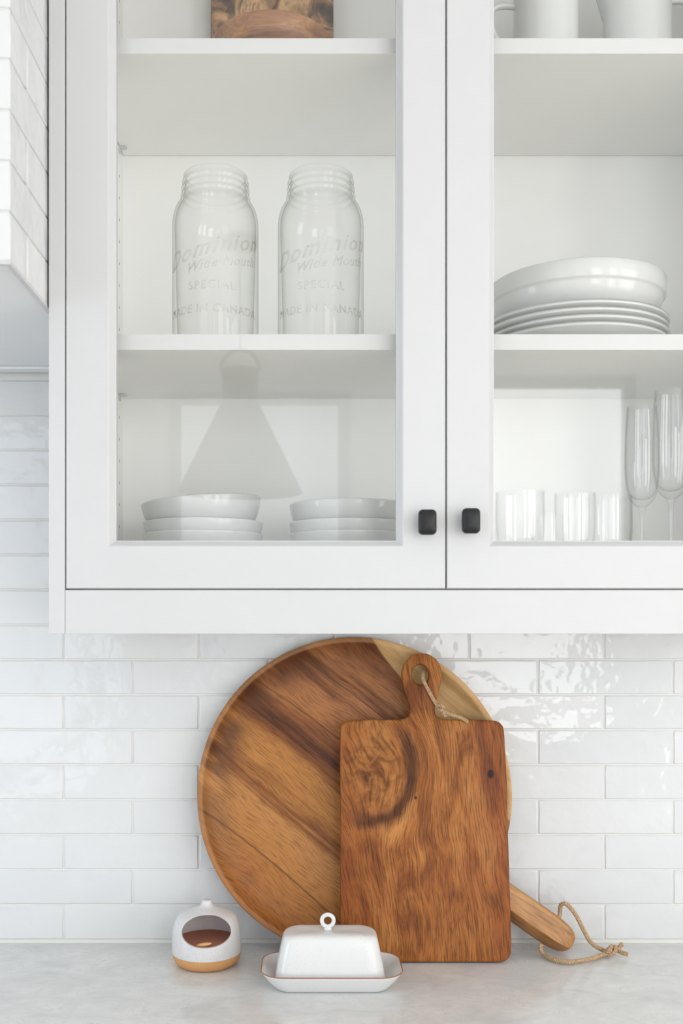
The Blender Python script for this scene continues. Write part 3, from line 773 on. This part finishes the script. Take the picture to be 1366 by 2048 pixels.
# ------------------------------------------------------------------ round wooden tray with a handle, leaning on the tiles
TR = .2325
tray = thing('round_serving_tray', (.0658, -.0652, CT + .0012), 'large round striped wooden tray with a handle leaning against the tiled wall', 'tray', rot=(R(-5.6), 0, 0))
prof = [(0, .000), (.150, .000), (.180, -.0015), (.205, -.0065), (.222, -.0125), (.2300, -.0185), (TR, -.0215), (TR, -.0230), (.2316, -.0240), (.2300, -.0243), (.2260, -.0242), (.2244, -.0236),
        (.2226, -.0218), (.2180, -.0165), (.2090, -.0105), (.1980, -.0072), (.1830, -.0054), (.1600, -.0046), (0, -.0046)]
bm = bmesh.new(); lathe(bm, prof, (0, 0, 0), 128)
bm.transform(Matrix.Translation((0, .0242, TR)) @ Matrix.Rotation(R(-90), 4, 'X'))
mk('dish', bm, M['tray'], tray, smooth=True, local=True, sharp=50)
ang = R(-34.6); ca, sa = math.cos(ang), math.sin(ang)
bm = bmesh.new(); loops = []
sec = [(.0225, .010), (.0230, .004), (.0205, -.002), (.012, -.0055), (0, -.0100), (-.0065, -.0128), (-.0085, -.0128), (-.0125, -.0085), (-.019, .000), (-.0225, .008), (-.0225, .014), (-.0180, .020), (-.008, .0228), (.006, .0228), (.0165, .020), (.0210, .016)]
sec = [(p.x, p.y) for p in spline(sec + [sec[0]], 3)[:-1]]
for s, k in ((.196, 1.0), (.23, 1.0), (.27, 1.0), (.31, 1.01), (.340, 1.02), (.355, 1.0), (.366, .94), (.375, .84), (.381, .70), (.385, .52), (.3872, .30), (.388, .08)):
    lp = []
    for wq, y in sec:
        yy = .016 + (y - .008) * k
        lp.append((s * ca - wq * k * sa, yy, TR + s * sa + wq * k * ca))
    loops.append(lp)
loft(bm, loops, cap0=True, cap1=True)
hm, nt, b = new_mat('golden_brown_grip_wood'); b.inputs['Roughness'].default_value = .45
tc = N(nt, 'ShaderNodeTexCoord'); mp0 = N(nt, 'ShaderNodeMapping'); L(nt, tc.outputs['Object'], mp0.inputs[0]); mp0.inputs['Rotation'].default_value = (0, R(-34.6), 0)
mp1 = N(nt, 'ShaderNodeMapping'); L(nt, mp0.outputs[0], mp1.inputs[0]); mp1.inputs['Scale'].default_value = (9, 60, 60)
n1 = N(nt, 'ShaderNodeTexNoise', Scale=1.0, Detail=4.0, Distortion=.6); L(nt, mp1.outputs[0], n1.inputs['Vector'])
r1 = ramp(nt, [(.3, (148, 98, 52)), (.5, (176, 124, 72)), (.7, (192, 142, 90))]); L(nt, n1.outputs['Fac'], r1.inputs[0])
fg = wood_grain(nt, mp0.outputs[0], (30, 480)); g1 = ramp(nt, [(.36, (150, 150, 150)), (.56, (255, 255, 255))]); L(nt, fg, g1.inputs[0])
L(nt, mix(nt, .5, r1.outputs[0], g1.outputs[0], 'MULTIPLY'), b.inputs['Base Color'])
mk('handle', bm, hm, tray, smooth=True, local=True)
# twine loop through the handle end, resting on the counter
def to_local(o, p):
    m = Matrix.Translation(o.location) @ o.rotation_euler.to_matrix().to_4x4()
    return m.inverted() @ Vector(p)
def onct(px, py, r=.0050):
    d = (.495 - r) * F / (py - HY); return P(px, py, d)
pts = [P(1112, 1846, 1.472), P(1119, 1832, 1.476), P(1120, 1820, 1.478), P(1122, 1810, 1.476), P(1130, 1807, 1.472), P(1142, 1817, 1.468), P(1155, 1836, 1.464), P(1167, 1860, 1.462), P(1178, 1880, 1.462), P(1190, 1892, 1.464), P(1205, 1900, 1.466), onct(1216, 1905)]
pts2 = [onct(1216, 1906), onct(1200, 1912), onct(1178, 1919), onct(1152, 1923), onct(1128, 1923), onct(1105, 1918), onct(1088, 1909), P(1081, 1899, 1.449), P(1083, 1888, 1.452)]
kc = onct(1222, 1902, .0082)
knot = [kc + Vector((-.009, 0, -.002)), kc + Vector((-.006, -.007, .002)), kc + Vector((-.001, -.004, .007)), kc + Vector((.002, .006, .004)), kc + Vector((-.003, .007, -.002)), kc + Vector((-.006, -.004, -.003)),
        kc + Vector((.002, -.008, .000)), kc + Vector((.006, -.002, .006)), kc + Vector((.006, .006, .002)), kc + Vector((.010, .002, .000)), kc + Vector((.017, -.003, -.002)), kc + Vector((.0225, -.006, -.0025))]
tail = [kc + Vector((.004, .004, .001)), kc + Vector((.012, .004, .002)), kc + Vector((.0165, .006, .007)), kc + Vector((.020, .006, .0075))]
bm = bmesh.new()
for q in (pts, pts2, knot, tail): rope(bm, [to_local(tray, p) for p in q], r=.0032)
mk('twine_loop', bm, M['rope'], tray, smooth=True, local=True)

# ------------------------------------------------------------------ rectangular paddle board in front of it
BT = .016; BA = 7.2
board = thing('paddle_board', (.1655, -.094 + BT, CT + .0004), 'rectangular red-brown wooden paddle board with a twine loop leaning on the round tray', 'cutting board', rot=(R(-BA), 0, 0))
half = [(0, .4420), (.010, .4405), (.0190, .4350), (.0255, .4270), (.0292, .4165), (.0298, .4085), (.0280, .3980), (.0248, .3860), (.0212, .3740), (.0188, .3640), (.0180, .3575), (.0192, .3520), (.0230, .3475), (.0290, .3452), (.0380, .3440)]
right = half + [(.070, .3435), (.098, .3430), (.1095, .3415), (.1165, .3360), (.1192, .3270), (.1205, .29), (.1215, .25), (.1212, .20), (.1218, .15), (.1222, .10), (.1225, .05), (.1222, .018), (.1195, .0075), (.1130, .0015), (.104, 0)]
left = half[1:] + [(.070, .3440), (.103, .3425), (.1135, .3405), (.1195, .3350), (.1212, .3270), (.1215, .28), (.1212, .20), (.1218, .10), (.1220, .018), (.1190, .006), (.1120, .001), (.104, 0)]
def smooth2(p, n=4): return [(q.x, q.y) for q in spline(p, n)]
outline = smooth2(right) + [(-x, z) for x, z in smooth2([half[0]] + left)][::-1][:-1]
hole = [(-.0022 + .0128 * math.cos(2 * PI * i / 40), .4105 + .0150 * math.sin(2 * PI * i / 40)) for i in range(40)]
bm = from_curve([outline, hole], BT / 2 - .0030, .0030, 3)
bm.transform(Matrix.Translation((0, -BT / 2, 0)) @ Matrix.Rotation(R(90), 4, 'X'))
zmin = min(v.co.z for v in bm.verts); bmesh.ops.translate(bm, verts=bm.verts, vec=(0, 0, -zmin))
mk('blade', bm, M['board'], board, smooth=True, local=True, sharp=35)
def onb(px, py, off=.003):              # a point just in front of the board's face
    t = math.tan(R(BA)); dz = (HY - py) / F
    # face: y = -.094 + (z-CT)*t ; ray: y = -D + d, z = ZC + dz*d
    d = (-.094 + (ZC - CT) * t + D - off) / (1 - dz * t); return P(px, py, d)
kq = onb(881, 1416, .004)
main = [onb(850, 1340, -.016), onb(846, 1350, -.006), onb(847, 1360, .002), onb(855, 1377), onb(865, 1396), onb(874, 1410, .004), kq]
kn = [kq + Vector(v) for v in ((-.004, 0, .004), (.001, -.004, .003), (.004, 0, .001), (.001, .005, -.003), (-.003, .001, -.003), (.0, -.005, -.002), (.004, -.002, -.005))]
t1 = [kq + Vector((.002, 0, -.002)), onb(887, 1426, .004), onb(893, 1434, .003)]
t2 = [kq + Vector((.003, .001, -.003)), onb(897, 1427, .003), onb(912, 1432, .003), onb(925, 1437, .003), onb(936, 1444, .004)]
bm = bmesh.new()
for q in (main, kn, t1, t2): rope(bm, [to_local(board, p) for p in q], r=.0028, pitch=.010)
# frayed fibres
rf = random.Random(5)
for i in range(16):
    a = to_local(board, kq + Vector((rf.uniform(-.003, .004), -.002, rf.uniform(-.004, .003)))); dirv = Vector((rf.uniform(-.2, 1), rf.uniform(-.5, .2), rf.uniform(-.3, 1))).normalized()
    tube(bm, [a, a + dirv * .004, a + dirv * .007 + Vector((rf.uniform(-.001, .001), 0, rf.uniform(-.001, .001)))], .00025, 4)
mk('twine_loop', bm, M['rope'], board, smooth=True, local=True)

# ------------------------------------------------------------------ salt cellar
sc_c = P(413.5, 0, 1.428); sc0 = Vector((sc_c.x, sc_c.y, CT + .0003))
cel = thing('salt_cellar', sc0, 'small speckled white ceramic salt cellar with an open front and raw clay base', 'salt cellar')
outer = [(0, 0), (.036, 0), (.0395, .0008), (.0435, .0035), (.0468, .0085), (.0485, .0135), (.0490, .0172)]
outer2 = [(p.x, p.y) for p in spline([(.0490, .0172), (.0494, .024), (.0491, .034), (.0480, .0484), (.0446, .0617), (.0385, .0702), (.0255, .0762), (.0120, .0812), (.0078, .0855), (.0070, .0895)], 5)]
inner2 = [(p.x, p.y) for p in spline([(.0, .0728), (.012, .0724), (.0245, .0708), (.0345, .0664), (.0403, .0596), (.0437, .0480), (.0448, .036), (.0448, .028), (.0440, .012), (.036, .006), (.0, .006)], 4)]
inner2[0] = (0, inner2[0][1]); inner2[-1] = (0, .006)
# clay foot
bm = bmesh.new(); lathe(bm, outer + [(.0455, .0172), (.0455, .0150), (0, .0150)], sc0, 96)
mk('clay_base', bm, M['clay'], cel, smooth=True, sharp=50)
bm = bmesh.new()
lathe(bm, [(.0451, .0174)] + [(r, max(z, .0174)) for r, z in outer2] + [(.0060, .0904), (.0, .0902)], Vector(sc0), 96)
lathe(bm, [q for q in inner2 if q[1] > .0174] + [(.0451, .0174)], Vector(sc0), 96)
bmesh.ops.remove_doubles(bm, verts=bm.verts, dist=1e-5); bmesh.ops.recalc_face_normals(bm, faces=bm.faces)
me = bpy.data.meshes.new('dome'); bm.to_mesh(me); bm.free()
tmp = bpy.data.objects.new('dome_tmp', me); C.objects.link(tmp)
bm = bmesh.new(); lp = []
for i in range(64):
    a = 2 * PI * i / 64; cx, sz = math.cos(a), math.sin(a)
    X = .0365 * (abs(cx) ** .92) * (1 if cx > 0 else -1) ; Z = (.0225 if sz > 0 else .0168) * (abs(sz) ** .92) * (1 if sz > 0 else -1)
    lp.append((X + .003, Z + .0535))
loft(bm, [[(sc0.x + x, sc0.y - .09, sc0.z + z) for x, z in lp], [(sc0.x + x * .9, sc0.y + .0, sc0.z + z) for x, z in lp]], cap0=True, cap1=True)
bmesh.ops.recalc_face_normals(bm, faces=bm.faces)
me2 = bpy.data.meshes.new('cut'); bm.to_mesh(me2); bm.free(); cut = bpy.data.objects.new('cut_tmp', me2); C.objects.link(cut)
bo = tmp.modifiers.new('cut', 'BOOLEAN'); bo.object = cut; bo.operation = 'DIFFERENCE'; bo.solver = 'EXACT'
bv = tmp.modifiers.new('soft', 'BEVEL'); bv.width = .0022; bv.segments = 3; bv.limit_method = 'ANGLE'; bv.angle_limit = R(50)
bpy.context.view_layer.update()
me3 = bpy.data.meshes.new_from_object(tmp.evaluated_get(bpy.context.evaluated_depsgraph_get()))
bpy.data.objects.remove(tmp); bpy.data.objects.remove(cut)
bm = bmesh.new(); bm.from_mesh(me3); bpy.data.meshes.remove(me3)
mk('dome', bm, M['glaze'], cel, smooth=True, sharp=60)
bm = bmesh.new(); lathe(bm, [(0, .0178), (.0440, .0178), (.0444, .034), (.040, .0338), (.028, .0345), (.012, .0350), (0, .0346)], sc0, 64)
tag(mk('seasoning', bm, M['salt'], cel, smooth=True, sharp=50), 'reddish brown coarse seasoning')
bm = bmesh.new(); bmesh.ops.create_icosphere(bm, subdivisions=2, radius=1.0)
for v in bm.verts: v.co = Vector((sc0.x - .001 + v.co.x * .0115 + v.co.z * .002, sc0.y - .030 + v.co.y * .0045, sc0.z + .0360 + v.co.z * .0028 + v.co.x * .001))
mk('wood_chip', bm, M['cork'], cel, smooth=True)

# ------------------------------------------------------------------ butter dish
bd0 = Vector((.0290, -D + 1.352, CT + .0003))
bd = thing('butter_dish', bd0, 'white speckled ceramic butter dish with ring-topped lid on a tray with rust edge', 'butter dish')
def loops_at(spec, c, n=10):
    return [[(c.x + x, c.y + y, c.z + z + (crown * (1 - (2 * x / w_) ** 2) if crown else 0)) for x, y in rrect(w_, d_, r_, n)] for w_, d_, r_, z, crown in spec]
bm = bmesh.new()
loft(bm, loops_at([(.142, .070, .016, 0, 0), (.148, .075, .019, .0006, 0), (.1535, .079, .021, .003, 0), (.172, .092, .026, .0125, 0), (.1842, .1000, .0295, .0205, 0), (.1885, .1030, .031, .0235, 0),
                  (.1880, .1026, .031, .0243, 0), (.1855, .1005, .030, .0240, 0), (.178, .0945, .028, .0185, 0), (.162, .084, .023, .0100, 0), (.150, .078, .020, .0062, 0), (.130, .066, .014, .0052, 0)], bd0), cap0=True, cap1=True)
mk('tray', bm, M['stoneware'], bd, smooth=True, sharp=60)
bm = bmesh.new(); n_ = rrect(.1882, .1028, .031, 12)
tube(bm, [(bd0.x + x, bd0.y + y, bd0.z + .0241) for x, y in n_ + n_[:1]], .00075, 6)
mk('rust_rim_line', bm, M['rustline'], bd, smooth=True)
lid_c = bd0 + Vector((-.002, 0, .0056))
bm = bmesh.new()
loft(bm, loops_at([(.140, .068, .016, .0, 0), (.147, .074, .019, 0, 0), (.1485, .0755, .020, .0012, 0), (.1475, .0745, .020, .006, 0), (.1400, .0690, .020, .028, 0), (.1325, .0640, .0195, .046, .0005), (.1285, .0615, .019, .0545, .001), (.1255, .0590, .0185, .0590, .0018),
                  (.1200, .0545, .017, .0622, .0026), (.1090, .0450, .014, .0640, .0032), (.085, .026, .008, .0650, .0036), (.05, .010, .003, .0652, .0036)], lid_c), cap0=True, cap1=True)
lid = mk('lid', bm, M['stoneware'], bd, smooth=True, sharp=60)
bm = bmesh.new(); rc_ = lid_c + Vector((-.003, 0, .0683 + .0098)); lo = []
for i in range(40):
    a = 2 * PI * i / 40; lo.append([(rc_.x + (.0080 + .0028 * math.cos(b_)) * math.sin(a), rc_.y + .0032 * math.sin(b_), rc_.z + (.0080 + .0028 * math.cos(b_)) * math.cos(a)) for b_ in [2 * PI * j / 12 for j in range(12)]])
loft(bm, lo, close=True)
lathe(bm, [(.0001, -.004), (.0062, -.0035), (.0048, -.001), (.0036, .0015), (.0001, .0018)], rc_ + Vector((0, 0, -.0085)), 20)
mk('ring_knob', bm, M['stoneware'], lid, smooth=True)

# ------------------------------------------------------------------ pendant lamp over the room, seen mirrored in the door glass
pd = 2.0
lx, ly = (480 - CX) / F * 3.2, GY + .013 - pd
def lz(py): return ZC + (HY - py) / F * 3.2
pen = thing('pendant_lamp', (lx, ly, lz(985)), 'dark grey cone pendant lamp with ring, mirrored in the cabinet door glass', 'lamp')
bm = bmesh.new(); lathe(bm, [(.199, lz(985)), (.200, lz(984)), (.060, lz(805)), (.052, lz(799)), (.050, lz(800)), (.057, lz(806)), (.196, lz(984)), (.199, lz(985))], (lx, ly, 0), 64)
mk('shade', bm, M['lampshade'], pen, smooth=True, sharp=40)
bm = bmesh.new(); lathe(bm, [(0, lz(800)), (.052, lz(800)), (.060, lz(745)), (.056, lz(738)), (0, lz(736))], (lx, ly, 0), 40)
mk('neck', bm, M['brass'], pen, smooth=True, sharp=40)
bm = bmesh.new(); tube(bm, [(lx + .062 * math.cos(a), ly, lz(740) + .064 * math.sin(a) + .002) for a in [PI * i / 24 for i in range(25)]], .006, 8)
mk('ring', bm, M['brass'], pen, smooth=True)
bm = bmesh.new(); tube(bm, [(lx, ly, lz(740) + .066), (lx, ly, RZ - .025)], .004, 8); mk('cord', bm, M['black'], pen)
bm = bmesh.new(); lathe(bm, [(0, RZ - .028), (.055, RZ - .026), (.06, RZ - .001), (0, RZ - .001)], (lx, ly, 0), 32); mk('canopy', bm, M['brass'], pen, smooth=True, sharp=40)
bm = bmesh.new(); bmesh.ops.create_uvsphere(bm, u_segments=20, v_segments=12, radius=.03, matrix=Matrix.Translation((lx, ly, lz(860)))); mk('bulb', bm, M['porcelain'], pen, smooth=True)
